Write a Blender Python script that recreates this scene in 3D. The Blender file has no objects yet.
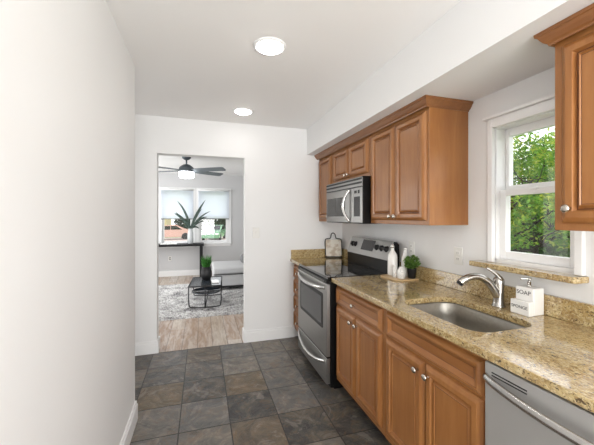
import bpy, bmesh, math, random
from mathutils import Vector, Matrix
random.seed(7)
PI = math.pi
sc = bpy.context.scene
C = sc.collection

# ---------------------------------------------------------------- camera, world, lights, exposure
cam_d = bpy.data.cameras.new('camera')
cam = bpy.data.objects.new('camera', cam_d); C.objects.link(cam)
cam.location = (0, 0, 1.40)
cam.rotation_euler = (PI/2, 0, -math.radians(17.1))
cam_d.sensor_width = 36; cam_d.lens = 309/594*36
cam_d.shift_y = -5.5/594
cam_d.clip_start = 0.02; cam_d.clip_end = 300
sc.camera = cam

w = bpy.data.worlds.new('world'); sc.world = w; w.use_nodes = True
bg = w.node_tree.nodes['Background']
bg.inputs['Color'].default_value = (0.94, 0.97, 1.0, 1)
bg.inputs['Strength'].default_value = 2.6

def area(name, loc, rot, sx, sy, power, col=(1, 1, 1)):
    l = bpy.data.lights.new(name, 'AREA'); l.shape = 'RECTANGLE'; l.size = sx; l.size_y = sy
    l.energy = power; l.color = col
    o = bpy.data.objects.new(name, l); C.objects.link(o); o.location = loc; o.rotation_euler = rot
    return o
# added fill lights with no visible source: behind camera, counter side, hall, living room
area('fill_behind', (0.6, -2.56, 1.2), (PI/2+0.7, 0, 0), 1.7, 2.0, 128, (1.0, 0.985, 0.96))  # unseen opening behind the camera, added for overall brightness
area('fill_counter_side', (1.70, -1.45, 1.5), (0, PI/2+0.45, 0), 1.1, 1.1, 40, (1.0, 0.985, 0.96))  # unseen opening, added to brighten the near left wall
area('fill_hall', (-1.52, 2.95, 1.3), (0, -PI/2, 0), 1.7, 0.8, 5, (1.0, 0.98, 0.96))  # added fill panel inside the closed hall recess
area('fill_living', (-2.42, 5.9, 1.4), (0, -PI/2, 0), 1.5, 2.4, 52, (1.0, 0.99, 0.97))  # unseen side opening, added to brighten the living room
LAMP = 24.0
FAN = 9.0
vs = sc.view_settings
vs.view_transform = 'Standard'; vs.look = 'None'; vs.exposure = -0.08; vs.gamma = 1.0
vs.use_curve_mapping = False

# ---------------------------------------------------------------- materials
def s2l(c):
    return tuple(((x/255)/12.92 if x/255 <= 0.04045 else ((x/255+0.055)/1.055)**2.4) for x in c)
def rgba(c): return (*s2l(c), 1)

def mat(name, col=(200, 200, 200), rough=0.5, metal=0.0, **kw):
    m = bpy.data.materials.new(name); m.use_nodes = True
    b = m.node_tree.nodes['Principled BSDF']
    b.inputs['Base Color'].default_value = rgba(col)
    b.inputs['Roughness'].default_value = rough
    b.inputs['Metallic'].default_value = metal
    for k, v in kw.items(): b.inputs[k.replace('_', ' ')].default_value = v
    return m
def N(m, t, **kw):
    n = m.node_tree.nodes.new(t)
    for k, v in kw.items(): setattr(n, k, v)
    return n
def L(m, a, b): m.node_tree.links.new(a, b)
def bsdf(m): return m.node_tree.nodes['Principled BSDF']
def ramp(m, fac, stops, interp='LINEAR'):
    r = N(m, 'ShaderNodeValToRGB'); cr = r.color_ramp; cr.interpolation = interp
    while len(cr.elements) < len(stops): cr.elements.new(0.5)
    for e, (p, c) in zip(cr.elements, stops): e.position = p; e.color = rgba(c)
    L(m, fac, r.inputs['Fac']); return r.outputs['Color']
def coords(m, scale=(1, 1, 1), loc=(0, 0, 0)):
    g = N(m, 'ShaderNodeNewGeometry'); mp = N(m, 'ShaderNodeMapping')
    mp.inputs['Scale'].default_value = scale; mp.inputs['Location'].default_value = loc
    L(m, g.outputs['Position'], mp.inputs['Vector']); return mp.outputs['Vector']
def noise(m, vec, scale, detail=4, rough=0.55, dist=0.0):
    n = N(m, 'ShaderNodeTexNoise'); n.inputs['Scale'].default_value = scale
    n.inputs['Detail'].default_value = detail; n.inputs['Roughness'].default_value = rough
    n.inputs['Distortion'].default_value = dist
    L(m, vec, n.inputs['Vector']); return n.outputs['Fac']
def mix(m, fac, a, b, mode='MIX'):
    x = N(m, 'ShaderNodeMix', data_type='RGBA', blend_type=mode)
    if isinstance(fac, (int, float)): x.inputs[0].default_value = fac
    else: L(m, fac, x.inputs[0])
    for v, i in ((a, 6), (b, 7)):
        if isinstance(v, tuple): x.inputs[i].default_value = rgba(v)
        else: L(m, v, x.inputs[i])
    return x.outputs[2]
def bump(m, h, strength=0.2, dist=0.002):
    b = N(m, 'ShaderNodeBump'); b.inputs['Strength'].default_value = strength
    b.inputs['Distance'].default_value = dist
    L(m, h, b.inputs['Height']); L(m, b.outputs['Normal'], bsdf(m).inputs['Normal'])
def base(m, col): L(m, col, bsdf(m).inputs['Base Color'])

def paint(name, col, rough=0.55):
    m = mat(name, col, rough)
    n = noise(m, coords(m), 180, 3)
    bump(m, n, 0.06, 0.001)
    n2 = noise(m, coords(m), 1.5, 2)
    base(m, mix(m, n2, tuple(max(0, c-3) for c in col), tuple(min(255, c+3) for c in col)))
    return m
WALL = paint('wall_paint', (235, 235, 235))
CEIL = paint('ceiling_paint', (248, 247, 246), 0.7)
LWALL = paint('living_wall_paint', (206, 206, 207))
TRIM = paint('trim_white', (240, 240, 240), 0.35)

def wood(name, c1, c2, c3, scale):
    m = mat(name, c1, 0.36, Coat_Weight=0.12, Coat_Roughness=0.15)
    v = coords(m, scale)
    f = noise(m, v, 1.0, 6, 0.6, 0.6)
    g = noise(m, coords(m, tuple(s*5 for s in scale)), 1.0, 3, 0.6)
    big = noise(m, coords(m, (1, 1, 1)), 3.0, 2)
    c = ramp(m, f, [(0.3, c2), (0.5, c1), (0.72, c3)])
    c = mix(m, 0.04, c, ramp(m, g, [(0.35, (90, 50, 25)), (0.65, (235, 190, 140))]))
    c = mix(m, 0.30, c, ramp(m, big, [(0.35, c2), (0.65, c3)]))
    base(m, c)
    return m
W1, W2, W3 = (152, 99, 52), (139, 87, 43), (166, 113, 62)
WOODV = wood('maple_vertical_grain', W1, W2, W3, (14, 14, 1.6))
WOODH = wood('maple_horizontal_grain', W1, W2, W3, (14, 1.6, 14))
GLAZE = mat('dark_glaze', (104, 62, 33), 0.4)
CROWN = wood('maple_crown', (132, 84, 46), (116, 72, 38), (146, 96, 54), (22, 3, 22))

def granite(name='granite'):
    m = mat(name, (200, 175, 130), 0.14, Coat_Weight=0.6, Coat_Roughness=0.06)
    v = coords(m)
    f1 = noise(m, coords(m, (1.3, 0.8, 1)), 6, 6, 0.72, 1.5)
    c = ramp(m, f1, [(0.36, (156, 130, 84)), (0.46, (184, 158, 108)), (0.54, (198, 178, 130)), (0.62, (168, 140, 92))])
    def layer(c, off, sc_, lo, hi, amt, col, rough=0.7, dist=0.6):
        f = noise(m, coords(m, (1.2, 0.8, 1), off), sc_, 3, rough, dist)
        return mix(m, ramp(m, f, [(lo, (0, 0, 0)), (hi, (amt, amt, amt))]), c, col)
    c = layer(c, (1, 2, 0), 80, 0.49, 0.58, 200, (146, 116, 70))
    c = layer(c, (5, 1, 3), 95, 0.53, 0.61, 215, (220, 204, 164))
    c = layer(c, (2, 9, 4), 34, 0.57, 0.63, 170, (118, 88, 52))
    c = layer(c, (7, 3, 8), 120, 0.58, 0.63, 245, (66, 52, 40))
    c = layer(c, (4, 4, 1), 60, 0.61, 0.65, 240, (78, 60, 44))
    base(m, c)
    return m
GRAN = granite()

def slate():
    m = mat('slate_tiles', (90, 88, 84), 0.38)
    g = N(m, 'ShaderNodeNewGeometry')
    mp = N(m, 'ShaderNodeMapping'); mp.vector_type = 'POINT'
    s = 1/0.33
    mp.inputs['Scale'].default_value = (s, s, 1)
    mp.inputs['Location'].default_value = (0.145*s + 50, -3.455*s + 50, 0)
    L(m, g.outputs['Position'], mp.inputs['Vector'])
    # wobble the grid lines a little
    fl = N(m, 'ShaderNodeVectorMath', operation='FLOOR'); L(m, mp.outputs[0], fl.inputs[0])
    fr = N(m, 'ShaderNodeVectorMath', operation='FRACTION'); L(m, mp.outputs[0], fr.inputs[0])
    wn = N(m, 'ShaderNodeTexWhiteNoise', noise_dimensions='2D'); L(m, fl.outputs[0], wn.inputs['Vector'])
    tint = ramp(m, wn.outputs['Value'], [(0.0, (112, 111, 109)), (0.2, (48, 47, 45)), (0.4, (98, 82, 60)), (0.55, (80, 79, 77)), (0.7, (112, 92, 58)), (0.85, (124, 118, 110))], 'CONSTANT')
    # per tile offset for the cloudy cleft pattern
    off = N(m, 'ShaderNodeVectorMath', operation='MULTIPLY_ADD')
    L(m, wn.outputs['Color'], off.inputs[0]); off.inputs[1].default_value = (20, 20, 20); L(m, g.outputs['Position'], off.inputs[2])
    n1 = noise(m, off.outputs[0], 6, 9, 0.72, 1.2)
    n2 = noise(m, off.outputs[0], 8, 8, 0.75, 2.0)
    c = mix(m, 0.5, tint, ramp(m, n1, [(0.34, (40, 40, 41)), (0.43, (72, 71, 70)), (0.50, (98, 95, 91)), (0.57, (124, 112, 96)), (0.66, (158, 150, 142))]))
    c = mix(m, ramp(m, n2, [(0.52, (0, 0, 0)), (0.60, (150, 150, 150))]), c, (128, 96, 62))
    n4 = noise(m, off.outputs[0], 3.6, 8, 0.7, 1.4)
    c = mix(m, ramp(m, n4, [(0.57, (0, 0, 0)), (0.60, (170, 170, 170))]), c, (150, 142, 134))
    c = mix(m, ramp(m, n4, [(0.37, (170, 170, 170)), (0.42, (0, 0, 0))]), c, (48, 48, 50))
    # grout
    ed = N(m, 'ShaderNodeVectorMath', operation='SUBTRACT'); L(m, fr.outputs[0], ed.inputs[0]); ed.inputs[1].default_value = (0.5, 0.5, 0.5)
    ab = N(m, 'ShaderNodeVectorMath', operation='ABSOLUTE'); L(m, ed.outputs[0], ab.inputs[0])
    sp = N(m, 'ShaderNodeSeparateXYZ'); L(m, ab.outputs[0], sp.inputs[0])
    mx = N(m, 'ShaderNodeMath', operation='MAXIMUM'); L(m, sp.outputs[0], mx.inputs[0]); L(m, sp.outputs[1], mx.inputs[1])
    wob = noise(m, g.outputs['Position'], 30, 3)
    ad = N(m, 'ShaderNodeMath', operation='MULTIPLY_ADD'); L(m, wob, ad.inputs[0]); ad.inputs[1].default_value = 0.012; L(m, mx.outputs[0], ad.inputs[2])
    gm = N(m, 'ShaderNodeMath', operation='GREATER_THAN'); L(m, ad.outputs[0], gm.inputs[0]); gm.inputs[1].default_value = 0.4935
    c = mix(m, gm.outputs[0], c, (44, 41, 37))
    base(m, c)
    h = N(m, 'ShaderNodeMath', operation='SUBTRACT'); L(m, n1, h.inputs[0]); L(m, gm.outputs[0], h.inputs[1])
    bump(m, h.outputs[0], 0.8, 0.010)
    r = N(m, 'ShaderNodeMapRange'); L(m, n2, r.inputs[0]); r.inputs[3].default_value = 0.16; r.inputs[4].default_value = 0.55
    L(m, r.outputs[0], bsdf(m).inputs['Roughness'])
    return m
SLATE = slate()

def planks():
    m = mat('weathered_planks', (170, 150, 130), 0.35)
    g = N(m, 'ShaderNodeNewGeometry')
    mp = N(m, 'ShaderNodeMapping'); mp.inputs['Scale'].default_value = (1/0.16, 1/1.1, 1); mp.inputs['Location'].default_value = (40.3, 3.2, 0)
    L(m, g.outputs['Position'], mp.inputs['Vector'])
    sp = N(m, 'ShaderNodeSeparateXYZ'); L(m, mp.outputs[0], sp.inputs[0])
    fx = N(m, 'ShaderNodeMath', operation='FLOOR'); L(m, sp.outputs[0], fx.inputs[0])
    of = N(m, 'ShaderNodeMath', operation='MULTIPLY_ADD'); L(m, fx.outputs[0], of.inputs[0]); of.inputs[1].default_value = 0.37; L(m, sp.outputs[1], of.inputs[2])
    fy = N(m, 'ShaderNodeMath', operation='FLOOR'); L(m, of.outputs[0], fy.inputs[0])
    cb = N(m, 'ShaderNodeCombineXYZ'); L(m, fx.outputs[0], cb.inputs[0]); L(m, fy.outputs[0], cb.inputs[1])
    wn = N(m, 'ShaderNodeTexWhiteNoise', noise_dimensions='2D'); L(m, cb.outputs[0], wn.inputs['Vector'])
    tint = ramp(m, wn.outputs['Value'], [(0, (190, 174, 156)), (0.3, (158, 130, 108)), (0.5, (204, 194, 184)), (0.75, (176, 150, 128))], 'CONSTANT')
    v = coords(m, (40, 4, 1))
    n1 = noise(m, v, 1, 6, 0.65, 0.8)
    c = mix(m, ramp(m, n1, [(0.44, (0, 0, 0)), (0.60, (190, 190, 190))]), tint, (136, 106, 86))
    n2 = noise(m, coords(m, (16, 3, 1), (5, 2, 0)), 1, 7, 0.7, 0.6)
    c = mix(m, ramp(m, n2, [(0.44, (0, 0, 0)), (0.62, (200, 200, 200))]), c, (214, 206, 198))
    fr = N(m, 'ShaderNodeMath', operation='FRACT'); L(m, sp.outputs[0], fr.inputs[0])
    lt = N(m, 'ShaderNodeMath', operation='LESS_THAN'); L(m, fr.outputs[0], lt.inputs[0]); lt.inputs[1].default_value = 0.025
    c = mix(m, lt.outputs[0], c, (88, 72, 60))
    base(m, c); bump(m, n1, 0.15, 0.002)
    return m
PLANK = planks()

def brushed(name, col, rough, scale, aniso=0.0):
    m = mat(name, col, rough, 1.0)
    n = noise(m, coords(m, scale), 1, 3)
    base(m, mix(m, n, tuple(int(c*0.93) for c in col), tuple(min(255, int(c*1.06)) for c in col)))
    if aniso:
        tg = N(m, 'ShaderNodeCombineXYZ'); tg.inputs[0].default_value = 0.05; tg.inputs[1].default_value = 1.0; tg.inputs[2].default_value = 0.0
        L(m, tg.outputs[0], bsdf(m).inputs['Tangent']); bsdf(m).inputs['Anisotropic'].default_value = aniso
    return m
STEEL = brushed('brushed_stainless', (172, 171, 169), 0.42, (300, 4, 300), 0.85)
STEELV = brushed('brushed_stainless_sink', (166, 162, 154), 0.42, (60, 60, 60))
STEELD = mat('lightened_stainless_dishwasher', (190, 189, 187), 0.34, 0.55)  # lighter, less metallic stainless copy; bright reflection put into the colour
STEELM = brushed('brushed_stainless_microwave', (140, 139, 137), 0.36, (300, 4, 300), 0.6)
CHROME = mat('satin_chrome', (214, 212, 208), 0.18, 1.0)
NICKEL = mat('brushed_nickel', (204, 198, 188), 0.26, 1.0)
BLACK = mat('black_enamel', (14, 14, 15), 0.35, Specular_IOR_Level=0.25)
BLACKM = mat('black_metal', (24, 24, 26), 0.45)
BGLASS = mat('black_glass', (9, 9, 10), 0.05, 0.0, Coat_Weight=0.5, Coat_Roughness=0.03)
OGLASS = mat('oven_window_glass', (58, 58, 58), 0.12, 0.3)
MGLASS = mat('microwave_window_mesh', (74, 74, 74), 0.25, 0.3)
DISP = mat('display_panel', (48, 48, 50), 0.2)
DARKSLOT = mat('dark_slot', (12, 12, 12), 0.6)
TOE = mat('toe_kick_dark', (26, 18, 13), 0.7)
CERAM = mat('white_ceramic', (238, 237, 234), 0.2, Coat_Weight=0.3)
PLAST = mat('white_plastic', (232, 231, 227), 0.35)
SLOTG = mat('grey_slot', (120, 118, 114), 0.5)
INK = mat('black_lettering', (40, 40, 42), 0.6)
def speck():
    m = mat('printed_ceramic', (228, 228, 226), 0.25)
    n = noise(m, coords(m), 160, 2)
    base(m, mix(m, ramp(m, n, [(0.55, (0, 0, 0)), (0.62, (200, 200, 200))]), (232, 231, 228), (150, 150, 152)))
    return m
SPECK = speck()
TRAYW = wood('bamboo_tray', (206, 176, 130), (192, 160, 114), (216, 188, 146), (40, 4, 40))
def board():
    m = mat('whitewashed_board', (214, 206, 192), 0.5)
    n = noise(m, coords(m, (1, 1, 1), (0.2, 0, 0.1)), 12, 4, 0.6)
    base(m, mix(m, ramp(m, n, [(0.48, (0, 0, 0)), (0.62, (210, 210, 210))]), (226, 220, 208), (176, 152, 122)))
    return m
BOARD = board()
GLASS = mat('clear_glass', (255, 255, 255), 0.0, 0.0, Transmission_Weight=1.0, IOR=1.45)
def winglass():
    m = bpy.data.materials.new('window_glass'); m.use_nodes = True
    nt = m.node_tree; nt.nodes.clear()
    o = nt.nodes.new('ShaderNodeOutputMaterial'); t = nt.nodes.new('ShaderNodeBsdfTransparent')
    g = nt.nodes.new('ShaderNodeBsdfGlossy'); g.inputs['Roughness'].default_value = 0.02
    mx = nt.nodes.new('ShaderNodeMixShader'); mx.inputs[0].default_value = 0.05
    nt.links.new(t.outputs[0], mx.inputs[1]); nt.links.new(g.outputs[0], mx.inputs[2]); nt.links.new(mx.outputs[0], o.inputs[0])
    return m
WGLASS = winglass()
def emis(name, col, strength):
    m = mat(name, (255, 255, 255), 0.5)
    bsdf(m).inputs['Emission Color'].default_value = (*col, 1)
    bsdf(m).inputs['Emission Strength'].default_value = strength
    return m
LENS = emis('lamp_lens', (1.0, 0.97, 0.93), LAMP)
FANL = emis('fan_lamp_lens', (0.95, 0.97, 1.0), FAN)
def shadecloth():
    m = mat('roller_shade_cloth', (240, 243, 247), 0.8)
    nt = m.node_tree
    tr = nt.nodes.new('ShaderNodeBsdfTranslucent'); tr.inputs['Color'].default_value = (0.93, 0.95, 1, 1)
    mx = nt.nodes.new('ShaderNodeMixShader'); mx.inputs[0].default_value = 0.8
    nt.links.new(bsdf(m).outputs[0], mx.inputs[1]); nt.links.new(tr.outputs[0], mx.inputs[2])
    nt.links.new(mx.outputs[0], nt.nodes['Material Output'].inputs[0])
    return m
SHADE = shadecloth()
def leafmat(name, c1, c2, c3, scale=3.0, trans=0.4):
    m = mat(name, c1, 0.5)
    n = noise(m, coords(m), scale, 3)
    c = ramp(m, n, [(0.35, c1), (0.5, c2), (0.65, c3)])
    base(m, c)
    nt = m.node_tree
    tr = nt.nodes.new('ShaderNodeBsdfTranslucent'); L(m, c, tr.inputs['Color'])
    mx = nt.nodes.new('ShaderNodeMixShader'); mx.inputs[0].default_value = trans
    nt.links.new(bsdf(m).outputs[0], mx.inputs[1]); nt.links.new(tr.outputs[0], mx.inputs[2])
    nt.links.new(mx.outputs[0], nt.nodes['Material Output'].inputs[0])
    return m
LEAFT = leafmat('tree_leaves', (74, 118, 38), (124, 170, 64), (204, 204, 88), 3.0, 0.5)
LEAFB = leafmat('shrub_leaves', (44, 84, 34), (82, 126, 54), (130, 168, 84), 2.0, 0.35)
HERB = leafmat('herb_leaves', (66, 104, 38), (94, 134, 56), (130, 164, 84), 60, 0.2)
GRASSY = leafmat('indoor_grass_leaves', (40, 92, 36), (66, 130, 52), (92, 158, 74), 40, 0.2)
DRAC = leafmat('dark_strap_leaves', (44, 60, 54), (62, 80, 72), (92, 110, 102), 30, 0.1)
HEDGE = leafmat('hedge_leaves', (44, 66, 40), (64, 86, 52), (84, 104, 66), 4, 0.1)
BARK = mat('bark', (46, 38, 32), 0.9)
def rugm():
    m = mat('shag_rug', (190, 188, 186), 0.95)
    n = noise(m, coords(m), 4, 7, 0.8, 1.0)
    n2 = noise(m, coords(m), 45, 2)
    c = ramp(m, n, [(0.38, (96, 94, 96)), (0.45, (188, 186, 186)), (0.58, (232, 231, 230))])
    base(m, mix(m, ramp(m, n2, [(0.40, (200, 200, 200)), (0.50, (0, 0, 0))]), c, (120, 118, 118)))
    return m
RUG = rugm()
FAB = mat('light_grey_fabric', (206, 206, 207), 0.9)
FABD = mat('grey_fabric', (138, 138, 140), 0.9)
DESK = mat('black_brown_wood', (24, 23, 25), 0.6, Specular_IOR_Level=0.3)
FANM = mat('fan_dark_metal', (84, 92, 98), 0.45, 0.4)
BLADE = mat('fan_blade_grey', (112, 120, 126), 0.5)

# ---------------------------------------------------------------- mesh builder
ORG = {}
class MB:
    def __init__(s): s.bm = bmesh.new()
    def _take(s, geom_verts, M):
        bmesh.ops.transform(s.bm, matrix=M, verts=geom_verts)
    def box(s, x0, x1, y0, y1, z0, z1, bev=0.0, seg=2, mi=0, M=None):
        t = bmesh.new(); bmesh.ops.create_cube(t, size=1)
        bmesh.ops.transform(t, matrix=Matrix.Translation(((x0+x1)/2, (y0+y1)/2, (z0+z1)/2)) @ Matrix.Diagonal((abs(x1-x0), abs(y1-y0), abs(z1-z0), 1)), verts=t.verts)
        if bev > 0: bmesh.ops.bevel(t, geom=t.edges[:], offset=bev, segments=seg, affect='EDGES', profile=0.5)
        s._merge(t, mi, False, M); return s
    def _merge(s, t, mi, smooth, M=None):
        if M is not None: bmesh.ops.transform(t, matrix=M, verts=t.verts)
        mp = {v: s.bm.verts.new(v.co) for v in t.verts}
        for f in t.faces:
            try: nf = s.bm.faces.new([mp[v] for v in f.verts])
            except ValueError: continue
            nf.material_index = mi if mi is not None else f.material_index
            nf.smooth = smooth or f.smooth
        t.free()
    def lathe(s, prof, loc=(0, 0, 0), axis=(0, 0, 1), n=24, mi=0, smooth=True, loop=False):
        # prof: list of (radius, height) from start to end; caps added where r > 0
        t = bmesh.new(); rings = []
        for r, h in prof:
            if r < 1e-6: rings.append([t.verts.new((0, 0, h))])
            else: rings.append([t.verts.new((r*math.cos(2*PI*k/n), r*math.sin(2*PI*k/n), h)) for k in range(n)])
        if loop: rings.append(rings[0])
        for a, b in zip(rings, rings[1:]):
            for k in range(n):
                k2 = (k+1) % n
                if len(a) == 1 and len(b) == 1: continue
                if len(a) == 1: f = [a[0], b[k], b[k2]]
                elif len(b) == 1: f = [a[k], a[k2], b[0]]
                else: f = [a[k], a[k2], b[k2], b[k]]
                t.faces.new(f).smooth = smooth
        if not loop and len(rings[0]) > 1: t.faces.new(rings[0][::-1])
        if not loop and len(rings[-1]) > 1: t.faces.new(rings[-1])
        q = Vector((0, 0, 1)).rotation_difference(Vector(axis).normalized()).to_matrix().to_4x4()
        s._merge(t, mi, False, Matrix.Translation(loc) @ q); return s
    def cyl(s, p0, p1, r0, r1=None, n=16, mi=0):
        p0, p1 = Vector(p0), Vector(p1); r1 = r0 if r1 is None else r1
        return s.lathe([(r0, 0), (r1, (p1-p0).length)], p0, p1-p0, n, mi)
    def tube(s, pts, rad, n=12, mi=0, sub=1, flat=1.0, closed=False):
        P = [Vector(p) for p in pts]; R = rad if isinstance(rad, (list, tuple)) else [rad]*len(P)
        R = list(R)
        for _ in range(sub if len(P) > 2 else 0):       # corner-keeping smoothing (chaikin)
            Q, RR = [P[0]], [R[0]]
            for i in range(len(P)-1):
                Q += [P[i].lerp(P[i+1], .25), P[i].lerp(P[i+1], .75)]; RR += [R[i]*.75+R[i+1]*.25, R[i]*.25+R[i+1]*.75]
            Q.append(P[-1]); RR.append(R[-1]); P, R = Q, RR
        t = bmesh.new(); rings = []; up = None
        for i, p in enumerate(P):
            d = (P[min(i+1, len(P)-1)] - P[max(i-1, 0)]).normalized()
            if up is None:
                up = Vector((0, 0, 1)) if abs(d.z) < 0.9 else Vector((1, 0, 0))
            a = d.cross(up).normalized(); b = a.cross(d).normalized(); up = b
            rings.append([t.verts.new(p + R[i]*(math.cos(2*PI*k/n)*a + flat*math.sin(2*PI*k/n)*b)) for k in range(n)])
        for A, B in zip(rings, rings[1:]):
            for k in range(n): t.faces.new([A[k], A[(k+1) % n], B[(k+1) % n], B[k]]).smooth = True
        t.faces.new(rings[0][::-1]); t.faces.new(rings[-1])
        s._merge(t, mi, False); return s
    def prism(s, pts2, plane, a, b, mi=0, M=None):
        # pts2 polygon in a plane 'xy','xz','yz' extruded from a to b along the other axis
        def P(u, v, h): return {'xy': (u, v, h), 'xz': (u, h, v), 'yz': (h, u, v)}[plane]
        t = bmesh.new()
        A = [t.verts.new(P(u, v, a)) for u, v in pts2]; B = [t.verts.new(P(u, v, b)) for u, v in pts2]
        n = len(pts2)
        t.faces.new(A); t.faces.new(B[::-1])
        for k in range(n): t.faces.new([A[k], B[k], B[(k+1) % n], A[(k+1) % n]])
        bmesh.ops.recalc_face_normals(t, faces=t.faces[:])
        s._merge(t, mi, False, M); return s
    def build(s, name, mats, parent=None, M=None, recalc=True):
        if recalc: bmesh.ops.recalc_face_normals(s.bm, faces=s.bm.faces[:])
        if M is not None: bmesh.ops.transform(s.bm, matrix=M, verts=s.bm.verts)
        org = ORG.get(parent.name, Vector()) if parent else Vector()
        if parent and org.length: bmesh.ops.translate(s.bm, vec=-org, verts=s.bm.verts)
        me = bpy.data.meshes.new(name); s.bm.to_mesh(me); s.bm.free()
        for m in (mats if isinstance(mats, (list, tuple)) else [mats]): me.materials.append(m)
        o = bpy.data.objects.new(name, me); C.objects.link(o)
        if parent: o.parent = parent; ORG[o.name] = org
        return o
def tag(o, label, cat, group=None, kind=None):
    o['label'] = label; o['category'] = cat
    if group: o['group'] = group
    if kind: o['kind'] = kind
    return o
def thing(name, label, cat, loc=(0, 0, 0), group=None):
    o = bpy.data.objects.new(name, None); C.objects.link(o); o.location = loc
    o.empty_display_size = 0.05
    ORG[o.name] = Vector(loc)
    return tag(o, label, cat, group)
def copy_tree(o, parent=None):
    c = o.copy(); C.objects.link(c)
    if parent: c.parent = parent
    for ch in list(o.children): copy_tree(ch, c)
    return c
def struct(name, mb, m):
    o = mb.build(name, m); o['kind'] = 'structure'; return o

# ---------------------------------------------------------------- setting
XW, YF, H = 1.65, 3.47, 2.44       # counter wall, end wall, ceiling
XL = -0.441
struct('floor', MB().box(-1.7, 1.8, -2.7, YF, -0.1, 0.0), SLATE)
struct('floor', MB().box(-2.7, 2.3, YF, 8.0, -0.1, -0.0), PLANK)
struct('ceiling', MB().box(-1.7, 1.8, -2.7, YF+0.12, H, H+0.1), CEIL)
struct('ceiling', MB().box(-2.7, 2.3, YF+0.12, 8.0, H, H+0.1), CEIL)
struct('trim_1', MB().box(1.19, XW, -2.7, YF, 2.136, H), WALL)        # bulkhead over the cabinets
struct('wall_left', MB().box(-1.6, XL, -2.7, 2.362, 0, H), WALL)
struct('wall_hall', MB().box(-1.7, -1.6, -2.7, YF, 0, H), WALL)
# end wall with the doorway
DX0, DX1, DZ = -0.443, 0.459, 2.06
struct('wall_back', MB().box(-1.7, DX0, YF, YF+0.12, 0, H).box(DX1, 1.8, YF, YF+0.12, 0, H).box(DX0, DX1, YF, YF+0.12, DZ, H), WALL)
struct('wall_behind', MB().box(-0.44, -0.25+0.0, -2.7, -2.6, 0, H).box(1.5, 1.65, -2.7, -2.6, 0, H).box(-0.25, 1.5, -2.7, -2.6, 2.38, H).box(-0.25, 1.5, -2.7, -2.6, 0, 0.05), WALL)
# counter wall with the window opening, and an unseen one added for fill
WY0, WY1, WZ0, WZ1 = 0.975, 1.40, 1.145, 1.93
struct('wall_right', MB().box(XW, 1.76, -2.7, -2.05, 0, H).box(XW, 1.76, -2.05, -0.85, 0, 0.9).box(XW, 1.76, -2.05, -0.85, 2.1, H).box(XW, 1.76, -0.85, WY0, 0, H).box(XW, 1.76, WY1, YF, 0, H).box(XW, 1.76, WY0, WY1, 0, WZ0).box(XW, 1.76, WY0, WY1, WZ1, H), WALL)
def basebd(name, x0, x1, y0, y1, side):
    mb = MB().box(x0, x1, y0, y1, 0, 0.105)
    t = 0.006
    if side == '-y': mb.box(x0, x1, y0+t, y1, 0.105, 0.130, 0.002)
    if side == '+x': mb.box(x0, x1-t, y0, y1, 0.105, 0.128, 0.002)
    struct(name, mb, TRIM)
basebd('baseboard_back', -1.6, DX0, YF-0.016, YF, '-y')
basebd('baseboard_back', DX1, 1.035, YF-0.016, YF, '-y')
basebd('baseboard_left', XL, XL+0.016, -2.6, 2.378, '+x')
struct('baseboard_left', MB().box(-1.6, XL, 2.362, 2.378, 0, 0.128), TRIM)
# doorway's inner baseboard ends (jamb returns)
struct('baseboard_door', MB().box(DX0, DX0+0.016, YF-0.016, YF+0.12, 0, 0.128).box(DX1-0.016, DX1, YF-0.016, YF+0.12, 0, 0.128), TRIM)

# kitchen window
wf = MB()
wf.box(1.625, XW, WY1-0.005, 1.427, 1.135, 1.975, 0.004).box(1.625, XW, 0.945, WY0+0.005, 1.135, 1.975, 0.004)
wf.box(1.625, XW, WY0+0.005, WY1-0.005, WZ1-0.008, 1.975, 0.004)
wf.box(1.605, XW, 0.925, 1.447, 1.975, 1.992, 0.003)
# jamb liner
wf.box(XW, 1.76, WY1-0.012, WY1, WZ0, WZ1).box(XW, 1.76, WY0, WY0+0.012, WZ0, WZ1).box(XW, 1.76, WY0, WY1, WZ1-0.012, WZ1).box(XW, 1.76, WY0, WY1, WZ0, WZ0+0.012)
win = struct('window_1', wf, TRIM)
def sash(x0, x1, y0, y1, z0, z1, st, rb, rt, parent):
    mb = MB().box(x0, x1, y0, y0+st, z0, z1, 0.003).box(x0, x1, y1-st, y1, z0, z1, 0.003)
    mb.box(x0, x1, y0+st, y1-st, z0, z0+rb, 0.003).box(x0, x1, y0+st, y1-st, z1-rt, z1, 0.003)
    o = mb.build('window_sash', TRIM, parent)
    xm = (x0+x1)/2
    MB().box(xm-0.002, xm+0.002, y0+st, y1-st, z0+rb, z1-rt).build('pane', WGLASS, o)
    return o
sash(1.675, 1.71, WY0+0.012, WY1-0.012, WZ0+0.012, 1.557, 0.038, 0.046, 0.034, win)
sash(1.72, 1.755, WY0+0.012, WY1-0.012, 1.548, WZ1-0.012, 0.022, 0.036, 0.046, win)
MB().box(1.664, 1.675, 1.17, 1.21, 1.545, 1.557, 0.003).build('sash_lock', TRIM, win)

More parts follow.
